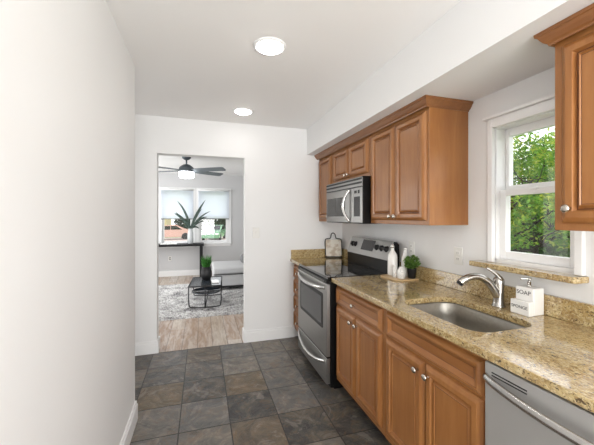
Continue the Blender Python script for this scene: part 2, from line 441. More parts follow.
# ---------------------------------------------------------------- cabinet kit
DOORP = [(0, 0.0), (0, 0.003), (0.002, 0.006), (0.010, 0.014), (0.022, 0.0205), (0.044, 0.0205), (0.0455, 0.0175), (0.051, 0.004), (0.055, 0.004), (0.066, 0.0165), (0.0695, 0.0125), (0.0725, 0.0125)]
DRAWP = [(0, 0.0), (0, 0.003), (0.002, 0.006), (0.008, 0.014), (0.016, 0.0205), (0.024, 0.0205), (0.0255, 0.0185), (0.030, 0.016), (0.046, 0.004), (0.049, 0.003)]
def front_panel(y0, y1, z0, z1, xb, drawer=False):
    """A glazed panel door or drawer front facing -X; xb is the plane of the face frame."""
    mb = MB(); bm = mb.bm; rings = []
    for ins, h in (DRAWP if drawer else DOORP):
        i = ins*(min(1.0, (z1-z0)/0.14) if drawer else 1.0)
        rings.append([bm.verts.new((xb-h, y, z)) for y, z in ((y0+i, z0+i), (y1-i, z0+i), (y1-i, z1-i), (y0+i, z1-i))])
    for q, (a, b) in enumerate(zip(rings, rings[1:])):
        for j in range(4):
            f = bm.faces.new([a[j], a[(j+1) % 4], b[(j+1) % 4], b[j]])
            f.material_index = 1 if q in (GLD if drawer else GL) else 0
    bm.faces.new(rings[-1]); bm.faces.new(rings[0][::-1])
    return mb
GL = {7, 10}
GLD = {5, 8}
def knob(parent, x, y, z):
    MB().lathe([(0.008, 0), (0.0065, 0.004), (0.005, 0.012), (0.010, 0.017), (0.0155, 0.022), (0.0150, 0.027), (0.009, 0.0305), (0, 0.0315)], (x, y, z), (-1, 0, 0), 20).build('knob', NICKEL, parent)
def cabinet(name, label, cat, y0, y1, xf, z0, z1, fronts, group=None, toe=0.0, hollow=False, xb=XW-0.001):
    t = thing(name, label, cat, (xf, (y0+y1)/2, z0), group)
    zb = z0+toe
    if hollow:
        mb = MB().box(xf+0.02, xb, y0, y0+0.018, zb, z1).box(xf+0.02, xb, y1-0.018, y1, zb, z1).box(xf+0.02, xb, y0+0.018, y1-0.018, zb, zb+0.018)
        mb.box(xf, xf+0.02, y0, y1, zb, z1)
    else:
        mb = MB().box(xf, xb, y0, y1, zb, z1, 0.0015, 1)
    mb.build('body', WOODV, t)
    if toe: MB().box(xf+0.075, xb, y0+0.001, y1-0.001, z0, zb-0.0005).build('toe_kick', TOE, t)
    for kind, a, b, c, d, kn in fronts:
        f = front_panel(a, b, c, d, xf-0.0003, kind != 'door').build(kind, [WOODV if kind == 'door' else WOODH, GLAZE], t)
        if kn: knob(f, xf-0.0205, kn[0], kn[1])
    return t
XB = 1.035; ZT = 0.880         # base face frame plane, top of the base cabinets
cabinet('base_cabinet', 'narrow four-drawer maple base cabinet in the far corner left of the range', 'cabinet', 3.056, YF-0.001, XB, 0, ZT,
        [('drawer', 3.075, 3.450, z, z+h, (3.262, z+h/2)) for z, h in ((0.135, 0.175), (0.33, 0.165), (0.515, 0.165), (0.70, 0.145))], 'maple base cabinets under the worktop', 0.1)
cabinet('base_cabinet', 'maple base cabinet with one drawer over two doors, just right of the range', 'cabinet', 1.593, 2.278, XB, 0, ZT,
        [('drawer', 1.618, 2.262, 0.712, 0.850, (1.940, 0.781)),
         ('door', 1.618, 1.937, 0.135, 0.698, (1.968-0.065, 0.652)), ('door', 1.943, 2.262, 0.135, 0.698, (1.978, 0.652))],
        'maple base cabinets under the worktop', 0.1)
cabinet('sink_cabinet', 'maple sink base cabinet with wide false front over two doors, left of dishwasher', 'cabinet', 0.898, 1.589, XB, 0, ZT,
        [('drawer_front', 0.918, 1.566, 0.712, 0.850, None),
         ('door', 0.918, 1.239, 0.135, 0.698, (1.205, 0.650)), ('door', 1.245, 1.566, 0.135, 0.698, (1.279, 0.650))],
        'maple base cabinets under the worktop', 0.1, hollow=True)
cabinet('base_cabinet', 'maple base cabinet at the near end of the counter beyond the dishwasher', 'cabinet', -0.33, 0.286, XB, 0, ZT,
        [('drawer', -0.31, 0.266, 0.712, 0.850, (-0.02, 0.781)), ('door', -0.31, 0.266, 0.135, 0.698, (0.22, 0.650))],
        'maple base cabinets under the worktop', 0.1)
# wall cabinets
XU = 1.345; ZU0 = 1.348; ZU1 = 2.095
G = 'maple wall cabinets'
cabinet('wall_cabinet', 'narrow single-door maple wall cabinet at far end, left of the microwave', 'cabinet', 3.056, YF-0.001, XU, ZU0, ZU1,
        [('door', 3.085, 3.44, 1.376, 2.066, (3.125, 1.405))], G)
cabinet('wall_cabinet', 'short two-door maple wall cabinet directly above the microwave', 'cabinet', 2.285, 3.050, XU, 1.745, ZU1,
        [('door', 2.310, 2.664, 1.775, 2.066, (2.637, 1.80)), ('door', 2.670, 3.025, 1.775, 2.066, (2.697, 1.80))], G)
cabinet('wall_cabinet', 'tall two-door maple wall cabinet with exposed plain side panel, right of microwave', 'cabinet', 1.586, 2.281, XU, ZU0, ZU1,
        [('door', 1.610, 1.927, 1.376, 2.066, (1.900, 1.405)), ('door', 1.933, 2.257, 1.376, 2.066, (1.960, 1.405))], G)
cabinet('wall_cabinet', 'maple wall cabinet right of the window, cut by the photo edge', 'cabinet', 0.20, 0.876, XU, ZU0, ZU1,
        [('door', 0.545, 0.848, 1.376, 2.066, (0.812, 1.432)), ('door', 0.222, 0.539, 1.376, 2.066, (0.262, 1.432))], G)
def crown(name, label, ya, yb, near, far):
    """Profile swept along the cabinet front, mitred back to the wall at the free ends."""
    pr = [(0.0, 2.080), (0.006, 2.080), (0.009, 2.088), (0.020, 2.094), (0.032, 2.108), (0.040, 2.120), (0.047, 2.122), (0.049, 2.1345), (0.0, 2.1345)]
    pr = [(o*0.8, z) for o, z in pr]
    mb = MB(); bm = mb.bm; secs = []
    xe = XW-0.001
    def sec(fn): secs.append([bm.verts.new(fn(o, z)) for o, z in pr])
    if near:
        sec(lambda o, z: (xe, ya-0.0005-o, z)); sec(lambda o, z: (XU-0.0215-o, ya-0.0005-o, z))
    else: sec(lambda o, z: (XU-0.0215-o, ya, z))
    if far:
        sec(lambda o, z: (XU-0.0215-o, yb+0.0005+o, z)); sec(lambda o, z: (xe, yb+0.0005+o, z))
    else: sec(lambda o, z: (XU-0.0215-o, yb, z))
    n = len(pr)
    for a, b in zip(secs, secs[1:]):
        for j in range(n): bm.faces.new([a[j], a[(j+1) % n], b[(j+1) % n], b[j]])
    bm.faces.new(secs[0]); bm.faces.new(secs[-1][::-1])
    return tag(mb.build(name, CROWN), label, 'molding')
crown('crown_molding', 'long maple crown molding atop the wall cabinets above microwave', 1.586, YF-0.001, True, False)
crown('crown_molding', 'maple crown molding atop the wall cabinet right of the window', 0.20, 0.876, True, True)

# ---------------------------------------------------------------- worktops
def rrect(x0, x1, y0, y1, r, n=6):
    out = []
    for cx, cy, a0 in ((x1-r, y1-r, 0), (x0+r, y1-r, PI/2), (x0+r, y0+r, PI), (x1-r, y0+r, 1.5*PI)):
        for k in range(n+1):
            a = a0+PI/2*k/n; out.append((cx+r*math.cos(a), cy+r*math.sin(a)))
    return out
def slab(outer, holes, z0, z1, bev=0.004):
    mb = MB(); bm = mb.bm; es = []
    for lp in [outer]+holes:
        vs_ = [bm.verts.new((x, y, z1)) for x, y in lp]
        es += [bm.edges.new((vs_[i], vs_[(i+1) % len(vs_)])) for i in range(len(vs_))]
    bmesh.ops.triangle_fill(bm, use_beauty=True, use_dissolve=False, edges=es)
    r = bmesh.ops.extrude_face_region(bm, geom=bm.faces[:])
    bmesh.ops.translate(bm, vec=(0, 0, z0-z1), verts=[v for v in r['geom'] if isinstance(v, bmesh.types.BMVert)])
    bmesh.ops.recalc_face_normals(bm, faces=bm.faces[:])
    rim = [e for e in bm.edges if len(e.link_faces) == 2 and e.calc_face_angle(0) > 1.2 and abs(e.verts[0].co.z-e.verts[1].co.z) < 1e-5]
    bmesh.ops.bevel(bm, geom=rim, offset=bev, segments=3, affect='EDGES', profile=0.5)
    return mb
XC = 0.985; ZC = 0.914
SX0, SX1, SY0, SY1 = 1.095, 1.455, 1.005, 1.545
wt = thing('worktop', 'long speckled tan granite worktop with undermount sink cutout and backsplash', 'countertop', (XC, 0.97, 0.882))
slab([(XC, -0.34), (XW-0.001, -0.34), (XW-0.001, 2.281), (XC+0.012, 2.281), (XC, 2.269)], [rrect(SX0, SX1, SY0, SY1, 0.085)], 0.882, ZC).build('slab', GRAN, wt)
MB().box(1.625, XW-0.001, -0.34, 2.281, ZC+0.0005, 1.015, 0.003).build('backsplash', GRAN, wt)
wt2 = thing('worktop', 'short piece of granite worktop in the far corner left of the range', 'countertop', (XC, 3.26, 0.882))
slab([(XC+0.012, 3.054), (XW-0.001, 3.054), (XW-0.001, YF-0.001), (XC, YF-0.001), (XC, 3.066)], [], 0.882, ZC).build('slab', GRAN, wt2)
MB().box(XC+0.006, XW-0.001, YF-0.027, YF-0.001, ZC+0.0005, 1.018, 0.003).box(1.625, XW-0.001, 3.054, YF-0.027, ZC+0.0005, 1.018, 0.003).build('backsplash', GRAN, wt2)
# granite window stool
tag(slab([(1.652, 0.934), (1.652, 1.507), (1.572, 1.507), (1.562, 1.497), (1.560, 1.485), (1.560, 0.962), (1.566, 0.944), (1.584, 0.934)], [], 1.104, 1.134, 0.006).build('window_stool', GRAN), 'granite window stool shelf under the kitchen window above the faucet', 'window sill')

# sink
def sink():
    t = thing('sink', 'stainless undermount kitchen sink set in the granite worktop', 'sink', (1.275, 1.275, 0.69))
    mb = MB(); bm = mb.bm; rings = []
    spec = [(-0.022, 0.8815, 0.10), (-0.022, 0.8795, 0.10), (-0.004, 0.8795, 0.088), (0.0, 0.874, 0.085), (0.004, 0.80, 0.08), (0.010, 0.735, 0.075), (0.028, 0.712, 0.06), (0.060, 0.704, 0.045), (0.12, 0.702, 0.03)]
    for ins, z, r in spec:
        rings.append([bm.verts.new((x, y, z)) for x, y in rrect(SX0+ins, SX1-ins, SY0+ins, SY1-ins, r, 6)])
    for a, b in zip(rings, rings[1:]):
        n = len(a)
        for k in range(n): bm.faces.new([a[k], a[(k+1) % n], b[(k+1) % n], b[k]]).smooth = True
    bm.faces.new(rings[-1])
    o = mb.build('basin', STEELV, t)
    MB().lathe([(0.042, 0.703), (0.040, 0.7055), (0.030, 0.706), (0.026, 0.7045), (0, 0.7045)], (1.30, 1.275, 0)).build('drain', CHROME, t)
sink()

# faucet
t = thing('faucet', 'chrome single-lever faucet behind the sink under the window', 'faucet', (1.540, 1.282, ZC+0.0005))
FCH = mat('satin_steel_faucet', (178, 175, 170), 0.24, 1.0)
MB().lathe([(0.034, 0.0005), (0.034, 0.006), (0.030, 0.010), (0.0275, 0.03), (0.026, 0.08), (0.027, 0.120), (0.028, 0.135), (0.026, 0.150), (0.016, 0.160), (0, 0.162)], (1.540, 1.282, ZC), n=28).build('body', FCH, t)
sp = MB().tube([(1.538, 1.282, 0.965), (1.515, 1.286, 1.005), (1.475, 1.294, 1.055), (1.432, 1.304, 1.080), (1.385, 1.316, 1.080), (1.350, 1.326, 1.064), (1.330, 1.332, 1.046)], [0.0235, 0.0230, 0.0205, 0.0185, 0.0180, 0.0190, 0.0195], 16, sub=2).build('spout', FCH, t)
MB().cyl((1.330, 1.332, 1.046), (1.323, 1.334, 1.038), 0.0185, 0.015).build('spray_head', BLACKM, sp)
MB().tube([(1.545, 1.276, 1.066), (1.532, 1.288, 1.088), (1.512, 1.302, 1.108), (1.494, 1.314, 1.120)], [0.020, 0.014, 0.0095, 0.008], 14, sub=2, flat=0.7).build('lever', FCH, t)

# soap dispenser with sponge pocket
def text(body, size, mtx, parent, matr, name='lettering', bold=0.0):
    cu = bpy.data.curves.new('t', 'FONT'); cu.body = body; cu.size = size; cu.extrude = 0.0004
    cu.align_x = 'CENTER'; cu.align_y = 'CENTER'; cu.offset = bold
    tmp = bpy.data.objects.new('t', cu); C.objects.link(tmp)
    dg = bpy.context.evaluated_depsgraph_get()
    me = bpy.data.meshes.new_from_object(tmp.evaluated_get(dg))
    bpy.data.objects.remove(tmp); bpy.data.curves.remove(cu)
    me.transform(mtx)
    me.transform(Matrix.Translation(-ORG[parent.name]))
    me.materials.clear(); me.materials.append(matr)
    o = bpy.data.objects.new(name, me); C.objects.link(o); o.parent = parent; ORG[o.name] = ORG[parent.name]
    return o
def face_mx(x, y, z):      # faces -X, reads towards -Y
    return Matrix(((0, 0, -1, x), (-1, 0, 0, y), (0, 1, 0, z), (0, 0, 0, 1)))
t = thing('soap_dispenser', 'white ceramic soap dispenser with sponge pocket and lettering beside the faucet', 'soap dispenser', (1.565, 1.145, ZC))
b = MB().box(1.545, 1.618, 1.100, 1.192, ZC+0.0005, 1.048, 0.006, 3).build('body', CERAM, t)
p = MB().box(1.512, 1.5448, 1.098, 1.194, ZC+0.0005, 0.984, 0.004, 2).build('sponge_pocket', CERAM, t)
text('SOAP', 0.029, face_mx(1.5447, 1.150, 1.020), b, INK)
text('SPONGE', 0.0215, face_mx(1.5117, 1.147, 0.952), p, INK)
pm = MB().lathe([(0.011, 1.0485), (0.011, 1.056), (0.0085, 1.058), (0.0085, 1.072), (0.0045, 1.073), (0.0045, 1.083), (0.0095, 1.084), (0.0095, 1.092), (0, 1.093)], (1.580, 1.146, 0), n=16).build('pump', CHROME, t)
MB().tube([(1.580, 1.146, 1.088), (1.560, 1.158, 1.0885), (1.546, 1.166, 1.085)], [0.0045, 0.004, 0.0035], 10).build('nozzle', CHROME, pm)

# tray and what stands on it
def tray():
    mb = slab(rrect(1.392, 1.612, 1.988, 2.242, 0.045), [], ZC+0.0005, ZC+0.010, 0.003)
    return tag(mb.build('tray', TRAYW), 'thin pale wooden tray on the granite beside the range', 'tray')
tray()
ZTR = ZC+0.0105
t = thing('bottle', 'taller white ceramic bottle with silver stopper nearest the range on the tray', 'bottle', (1.498, 2.198, ZTR), 'white ceramic pieces on the tray')
MB().lathe([(0.036, 0.0), (0.039, 0.004), (0.040, 0.02), (0.039, 0.145), (0.035, 0.168), (0.022, 0.190), (0.014, 0.202), (0.013, 0.222)], (1.498, 2.198, ZTR), n=28).build('body', CERAM, t)
MB().lathe([(0.012, 0.2225), (0.016, 0.224), (0.016, 0.236), (0.010, 0.244), (0.011, 0.252), (0, 0.257)], (1.498, 2.198, ZTR), n=18).build('stopper', CHROME, t)
t = thing('bottle', 'shorter white ceramic bottle standing behind the small shakers on the tray', 'bottle', (1.566, 2.126, ZTR), 'white ceramic pieces on the tray')
MB().lathe([(0.028, 0.0), (0.030, 0.004), (0.031, 0.02), (0.030, 0.135), (0.026, 0.160), (0.016, 0.182), (0.012, 0.192), (0.012, 0.208)], (1.566, 2.126, ZTR), n=28).build('body', CERAM, t)
MB().lathe([(0.011, 0.2085), (0.014, 0.210), (0.014, 0.222), (0, 0.229)], (1.566, 2.126, ZTR), n=18).build('stopper', CERAM, t)
def shaker(x, y, r, h, label):
    t = thing('shaker', label, 'shaker', (x, y, ZTR), 'white ceramic pieces on the tray')
    MB().lathe([(r*0.92, 0), (r, 0.003), (r, h*0.62), (r*0.8, h*0.78), (r*0.55, h*0.86)], (x, y, ZTR), n=24).build('body', SPECK, t)
    MB().lathe([(r*0.6, h*0.8605), (r*0.66, h*0.87), (r*0.6, h*0.96), (0, h)], (x, y, ZTR), n=20).build('lid', CERAM, t)
shaker(1.462, 2.110, 0.020, 0.098, 'slimmer white printed shaker in front on the tray, left of its twin')
shaker(1.478, 2.055, 0.029, 0.092, 'wider white printed shaker in front on the tray, beside the herb pot')
t = thing('potted_herb', 'small green herb in a black pot at the right edge of the tray', 'potted plant', (1.560, 2.035, ZTR))
MB().lathe([(0.025, 0), (0.027, 0.002), (0.035, 0.070), (0.037, 0.076), (0.033, 0.076), (0.031, 0.066), (0, 0.066)], (1.560, 2.035, ZTR), n=24).build('pot', BLACKM, t)
def leaf_cloud(mb, cen, rad, count, size, seed, hemi=False, mi=0):
    rnd = random.Random(seed); bm = mb.bm
    for _ in range(count):
        while True:
            p = Vector((rnd.uniform(-1, 1), rnd.uniform(-1, 1), rnd.uniform(-0.6 if hemi else -1, 1)))
            if p.length < 1: break
        c = Vector(cen)+Vector((p.x*rad[0], p.y*rad[1], p.z*rad[2]))
        d = Vector((rnd.uniform(-1, 1), rnd.uniform(-1, 1), rnd.uniform(-0.7, 0.7))).normalized()
        u = d.cross(Vector((rnd.uniform(-0.6, 0.6), rnd.uniform(-0.6, 0.6), 1))).normalized(); nn = u.cross(d)
        L_ = size*rnd.uniform(0.6, 1.3); W_ = L_*0.26
        a = bm.verts.new(c-d*L_/2); e = bm.verts.new(c+d*L_/2 - nn*L_*0.08)
        b1 = bm.verts.new(c+u*W_+nn*L_*0.05); b2 = bm.verts.new(c-u*W_+nn*L_*0.05)
        bm.faces.new((a, b1, e)).material_index = mi; bm.faces.new((a, e, b2)).material_index = mi
mb = MB(); leaf_cloud(mb, (1.560, 2.035, ZTR+0.125), (0.062, 0.060, 0.052), 420, 0.030, 3)
for k in range(9):
    a = 2*PI*k/9
    mb.cyl((1.560, 2.035, ZTR+0.064), (1.560+0.04*math.cos(a), 2.035+0.04*math.sin(a), ZTR+0.13), 0.0014, 0.001, 6)
mb.build('foliage', HERB, t, recalc=False)

# cutting board leaning in the far corner
t = thing('cutting_board', 'small whitewashed cutting board with dark wire rim leaning in far corner', 'cutting board', (1.50, 3.36, ZC+0.0005))
Mb = Matrix.Translation((1.500, 3.385, ZC+0.004)) @ Matrix.Rotation(math.radians(-16), 4, 'Z') @ Matrix.Rotation(math.radians(-13), 4, 'X')
pts = [(x-0.0, z) for x, z in rrect(-0.092, 0.092, 0.014, 0.214, 0.022)]
MB().prism(pts, 'xz', -0.007, 0.007).build('board', BOARD, t, M=Mb)
rim = [(-0.098, 0, 0.03), (-0.100, 0, 0.12), (-0.100, 0, 0.205), (-0.088, 0, 0.224), (-0.040, 0, 0.226), (-0.028, 0, 0.245), (-0.024, 0, 0.282), (0, 0, 0.300), (0.024, 0, 0.282), (0.028, 0, 0.245), (0.040, 0, 0.226), (0.088, 0, 0.224), (0.100, 0, 0.205), (0.100, 0, 0.12), (0.098, 0, 0.03)]
MB().tube(rim, 0.0055, 10).build('wire_rim', BLACKM, t, M=Mb)
MB().box(-0.10, 0.10, -0.011, 0.011, 0.0, 0.0135, 0.003).build('ledge', BLACKM, t, M=Mb)

# ---------------------------------------------------------------- range
RY0, RY1 = 2.286, 3.050
t = thing('range', 'stainless electric range with black glass cooktop between the granite worktops', 'stove', (0.97, 2.668, 0))
MB().box(0.985, 1.60, RY0, RY1, 0.03, 0.893, 0.003).box(1.03, 1.55, RY0+0.03, RY1-0.03, 0.0, 0.03).build('body', BLACK, t)
ck = slab([(0.962, RY0-0.0), (1.545, RY0-0.0), (1.545, RY1), (0.962, RY1)], [], 0.8935, 0.918, 0.006).build('cooktop', BGLASS, t)
RING = mat('burner_ring', (52, 52, 54), 0.2)
for x, y, r in ((1.12, 2.47, 0.105), (1.12, 2.86, 0.085), (1.38, 2.47, 0.075), (1.38, 2.86, 0.10)):
    mb = MB()
    for rr in (r, r*0.62): mb.lathe([(rr, 0.9181), (rr, 0.9184), (rr-0.003, 0.9184), (rr-0.003, 0.9181)], (x, y, 0), n=40, loop=True)
    mb.build('burner', RING, ck)
st = MB().box(0.950, 0.985, RY0+0.002, RY1-0.002, 0.866, 0.8925, 0.003).build('vent_trim', BLACK, t)
mb = MB()
for k in range(20):
    y = RY0+0.06+k*0.0325; mb.box(0.9485, 0.951, y, y+0.020, 0.872, 0.886)
mb.build('vent_slots', SLOTG, st)
dr = MB().box(0.950, 0.984, RY0+0.003, RY1-0.003, 0.278, 0.862, 0.006, 3).build('oven_door', STEEL, t)
MB().prism(rrect(RY0+0.075, RY1-0.085, 0.485, 0.775, 0.02), 'yz', 0.9470, 0.951).build('window_frame', BLACK, dr)
MB().prism(rrect(RY0+0.105, RY1-0.115, 0.515, 0.745, 0.012), 'yz', 0.9455, 0.9472).build('window', OGLASS, dr)
def arch_handle(name, parent, y0, y1, z, x, bow, r, drop, m=CHROME):
    n = 14; pts = []
    for i in range(n+1):
        s = i/n; f = math.sin(PI*s)**0.6
        pts.append((x - bow*f, y0+(y1-y0)*s, z-drop*math.sin(PI*s)))
    MB().tube(pts, r, 14, sub=1, flat=1.1).build(name, m, parent)
SH = mat('polished_handle', (206, 205, 203), 0.22, 1.0)
arch_handle('handle', dr, RY0+0.03, RY1-0.03, 0.828, 0.952, 0.050, 0.0125, 0.018, SH)
dw = MB().box(0.950, 0.984, RY0+0.003, RY1-0.003, 0.060, 0.266, 0.006, 3).build('drawer', STEEL, t)
arch_handle('handle', dw, RY0+0.03, RY1-0.03, 0.235, 0.952, 0.042, 0.0125, 0.055, SH)
MB().box(0.956, 0.984, RY0+0.003, RY1-0.003, 0.267, 0.277).build('door_gap_trim', BLACK, t)
bgd = MB().prism([(1.515, 0.919), (1.625, 0.919), (1.625, 1.16), (1.60, 1.185), (1.575, 1.188), (1.515, 1.030)], 'xz', RY0, RY1).build('backguard', BLACK, t)
# stainless control fascia on the slanted face
def slant(s): return (1.515+0.060*s, 1.030+0.158*s)      # x,z along the face
def nrm():
    dx, dz = 0.060, 0.158; l = math.hypot(dx, dz); return (-dz/l, dx/l)
nx, nz = nrm()
def onface(y, s, h): x, z = slant(s); return (x+nx*h, y, z+nz*h)
mb = MB(); bm = mb.bm
def facebox(mb, y0, y1, s0, s1, h0, h1):
    bm = mb.bm
    vs_ = [bm.verts.new(onface(y, s, h)) for h in (h0, h1) for y, s in ((y0, s0), (y1, s0), (y1, s1), (y0, s1))]
    for f in ((0, 1, 2, 3), (4, 7, 6, 5), (0, 4, 5, 1), (1, 5, 6, 2), (2, 6, 7, 3), (3, 7, 4, 0)): bm.faces.new([vs_[i] for i in f])
facebox(mb, RY0+0.004, RY1-0.004, -0.02, 0.985, 0.0005, 0.006)
pn = mb.build('control_panel', STEEL, bgd)
mb = MB(); facebox(mb, 2.560, 2.785, 0.28, 0.90, 0.0062, 0.0075); mb.build('display', DISP, bgd)
for y in (2.975, 2.915, 2.505, 2.425, 2.348):
    p0 = onface(y, 0.55, 0.0062)
    MB().lathe([(0.029, 0), (0.029, 0.003), (0.022, 0.006), (0.020, 0.022), (0, 0.024)], p0, (nx, 0, nz), 20).build('knob', BLACKM, bgd)

# ---------------------------------------------------------------- microwave
t = thing('microwave', 'stainless over-the-range microwave with curved vertical handle, above the stove', 'microwave', (1.30, 2.668, 1.343))
MB().box(1.2735, XW-0.002, RY0, RY1, 1.343, 1.742, 0.003).build('body', BLACK, t)
MB().box(1.266, 1.2732, RY0+0.002, RY1-0.002, 1.655, 1.738, 0.003).build('vent_grille', STEELM, t)
gr = t.children[-1]
mb = MB()
for z in (1.722, 1.690): mb.box(1.2645, 1.270, RY0+0.003, RY1-0.003, z-0.008, z+0.008)
mb.box(1.2645, 1.270, RY0+0.003, RY1-0.003, 1.655, 1.660)
mb.build('vent_slot', DARKSLOT, gr)
d = MB().box(1.264, 1.2732, 2.448, RY1-0.002, 1.350, 1.652, 0.004).build('door', STEELM, t)
MB().prism(rrect(2.600, 3.020, 1.405, 1.585, 0.006), 'yz', 1.2620, 1.2642).build('window', MGLASS, d)
hp = []
for i in range(13):
    s = i/12; hp.append((1.262-0.048*math.sin(PI*s)**0.7, 2.505+0.035*math.sin(PI*s), 1.362+0.278*s))
MB().tube(hp, 0.012, 14, sub=1).build('handle', SH, d)
cp = MB().box(1.265, 1.2732, RY0+0.002, 2.446, 1.350, 1.652, 0.004).build('control_panel', STEELM, t)
MB().box(1.2635, 1.2655, RY0+0.035, 2.425, 1.405, 1.575).build('keypad', DISP, cp)
MB().box(1.2635, 1.2655, RY0+0.040, 2.355, 1.600, 1.630).build('display', BLACK, cp)
MB().box(1.2635, 1.2655, 2.375, 2.42, 1.603, 1.627).build('button', BLACK, cp)

# ---------------------------------------------------------------- dishwasher
t = thing('dishwasher', 'stainless dishwasher with full-width bowed handle under the worktop', 'dishwasher', (1.0, 0.592, 0))
MB().box(1.035, 1.60, 0.292, 0.893, 0.10, 0.872).build('tub', BLACK, t)
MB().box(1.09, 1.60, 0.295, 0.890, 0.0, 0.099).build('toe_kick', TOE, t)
d = MB().box(1.003, 1.034, 0.293, 0.892, 0.105, 0.868, 0.005, 3).build('door', STEELD, t)
mb = MB(); mb.box(1.0015, 1.004, 0.735, 0.862, 0.8355, 0.8395); mb.box(1.0015, 1.004, 0.735, 0.862, 0.8255, 0.8295)
mb.build('vent', DARKSLOT, d)
n = 16; pts = []
for i in range(n+1):
    s = i/n; pts.append((1.000-0.036*math.sin(PI*s)**0.55, 0.884-0.583*s, 0.812-0.012*math.sin(PI*s)))
MB().tube(pts, 0.012, 14, sub=1, flat=1.3).build('handle', SH, d)

# ---------------------------------------------------------------- wall plates, ceiling lights
def outlet(label, y, z, switch=False):
    t = thing('outlet', label, 'outlet', (XW, y, z))
    p = MB().box(XW-0.006, XW-0.0003, y-0.036, y+0.036, z-0.058, z+0.058, 0.002).build('cover_plate', PLAST, t)
    for dz in (-0.02, 0.02):
        s = MB().box(XW-0.0085, XW-0.0062, y-0.016, y+0.016, z+dz-0.014, z+dz+0.014, 0.001).build('socket', PLAST, t)
        MB().box(XW-0.0095, XW-0.0083, y-0.007, y-0.004, z+dz-0.005, z+dz+0.007).box(XW-0.0095, XW-0.0083, y+0.004, y+0.007, z+dz-0.005, z+dz+0.007).build('slot', SLOTG, s)
outlet('white outlet on the wall between tall wall cabinet and window', 1.667, 1.138)
outlet('white outlet on the wall behind the potted herb', 2.15, 1.14)
t = thing('light_switch', 'white single toggle light switch on wall right of the doorway', 'light switch', (0.583, YF, 1.22))
MB().box(0.545, 0.621, YF-0.009, YF-0.0003, 1.16, 1.28, 0.004).build('cover_plate', PLAST, t)
MB().box(0.576, 0.590, YF-0.016, YF-0.0062, 1.212, 1.238, 0.002).build('toggle', PLAST, t)
def ceil_light(x, y, label):
    t = thing('ceiling_light', label, 'ceiling light', (x, y, H), 'round recessed ceiling lights')
    MB().lathe([(0.075, -0.0005), (0.100, -0.0005), (0.100, -0.006), (0.093, -0.010), (0.075, -0.010)], (x, y, H), n=40, loop=True).build('trim_ring', TRIM, t)
    MB().lathe([(0.0745, -0.004), (0.072, -0.016), (0.055, -0.024), (0, -0.027)], (x, y, H), n=40).build('lens', LENS, t)
ceil_light(0.395, 1.846, 'larger-looking round ceiling light, nearest of those in the photo')
ceil_light(0.385, 3.05, 'round ceiling light farther back, near the doorway wall')
ceil_light(0.395, 0.62, 'round ceiling light overhead above the dishwasher aisle, out of view')

# ---------------------------------------------------------------- living room
YL = 7.85
lw = MB()
OX = [(-0.90, -0.22), (0.0-0.06, 0.62)]; OZ0, OZ1 = 0.77, 2.03
lw.box(-2.7, OX[0][0], YL, YL+0.15, 0, H).box(OX[0][1], OX[1][0], YL, YL+0.15, 0, H).box(OX[1][1], 2.3, YL, YL+0.15, 0, H)
for a, b in OX: lw.box(a, b, YL, YL+0.15, 0, OZ0).box(a, b, YL, YL+0.15, OZ1, H)
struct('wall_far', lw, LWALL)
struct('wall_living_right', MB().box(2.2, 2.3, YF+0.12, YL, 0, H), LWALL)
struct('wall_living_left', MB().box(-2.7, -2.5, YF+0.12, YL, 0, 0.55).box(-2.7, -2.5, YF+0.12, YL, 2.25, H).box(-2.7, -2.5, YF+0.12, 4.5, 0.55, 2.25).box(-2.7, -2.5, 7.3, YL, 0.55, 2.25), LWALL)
basebd('baseboard_far', -2.5, 2.2, YL-0.016, YL, '-y')
for i, (a, b) in enumerate(OX):
    mb = MB()
    mb.box(a-0.075, a, YL-0.02, YL, OZ0, OZ1+0.075).box(b, b+0.075, YL-0.02, YL, OZ0, OZ1+0.075).box(a, b, YL-0.02, YL, OZ1, OZ1+0.075)
    mb.box(a-0.08, b+0.08, YL-0.045, YL, OZ0-0.03, OZ0, 0.004).box(a-0.06, b+0.06, YL-0.016, YL, OZ0-0.085, OZ0-0.03)
    wn_ = struct('window_%d' % (i+2), mb, TRIM)
    f = MB()
    f.box(a, a+0.05, YL+0.05, YL+0.09, OZ0, OZ1).box(b-0.05, b, YL+0.05, YL+0.09, OZ0, OZ1).box(a+0.05, b-0.05, YL+0.05, YL+0.09, OZ0, OZ0+0.055).box(a+0.05, b-0.05, YL+0.05, YL+0.09, OZ1-0.05, OZ1).box(a+0.05, b-0.05, YL+0.05, YL+0.09, 1.39, 1.44)
    fo = f.build('window_sash', TRIM, wn_)
    MB().box(a+0.05, b-0.05, YL+0.068, YL+0.072, OZ0+0.05, OZ1-0.05).build('pane', WGLASS, fo)
    t = thing('roller_shade', ['white roller shade half lowered over the left living room window', 'white roller shade half lowered over the right living room window'][i], 'window shade', ((a+b)/2, YL-0.03, 2.04), 'white roller shades in the living room')
    MB().box(a-0.02, b+0.02, YL-0.032, YL-0.029, 1.365, 2.03).build('cloth', SHADE, t)
    MB().cyl((a-0.03, YL-0.045, 2.05), (b+0.03, YL-0.045, 2.05), 0.022).build('roller', TRIM, t)
    MB().box(a-0.02, b+0.02, YL-0.038, YL-0.023, 1.345, 1.364, 0.003).build('bottom_bar', SLOTG, t)
    if i: MB().cyl((0.36, YL-0.033, 1.344), (0.36, YL-0.033, 1.31), 0.012).build('pull', TRIM, t)
t = thing('outlet', 'white outlet low on the living room wall under the desk', 'outlet', (-0.72, YL, 0.42))
MB().box(-0.755, -0.685, YL-0.006, YL-0.0003, 0.36, 0.475, 0.002).build('cover_plate', PLAST, t)
for dz in (0.398, 0.438): MB().box(-0.736, -0.704, YL-0.0085, YL-0.0062, dz-0.014, dz+0.014, 0.001).build('socket', SLOTG, t)

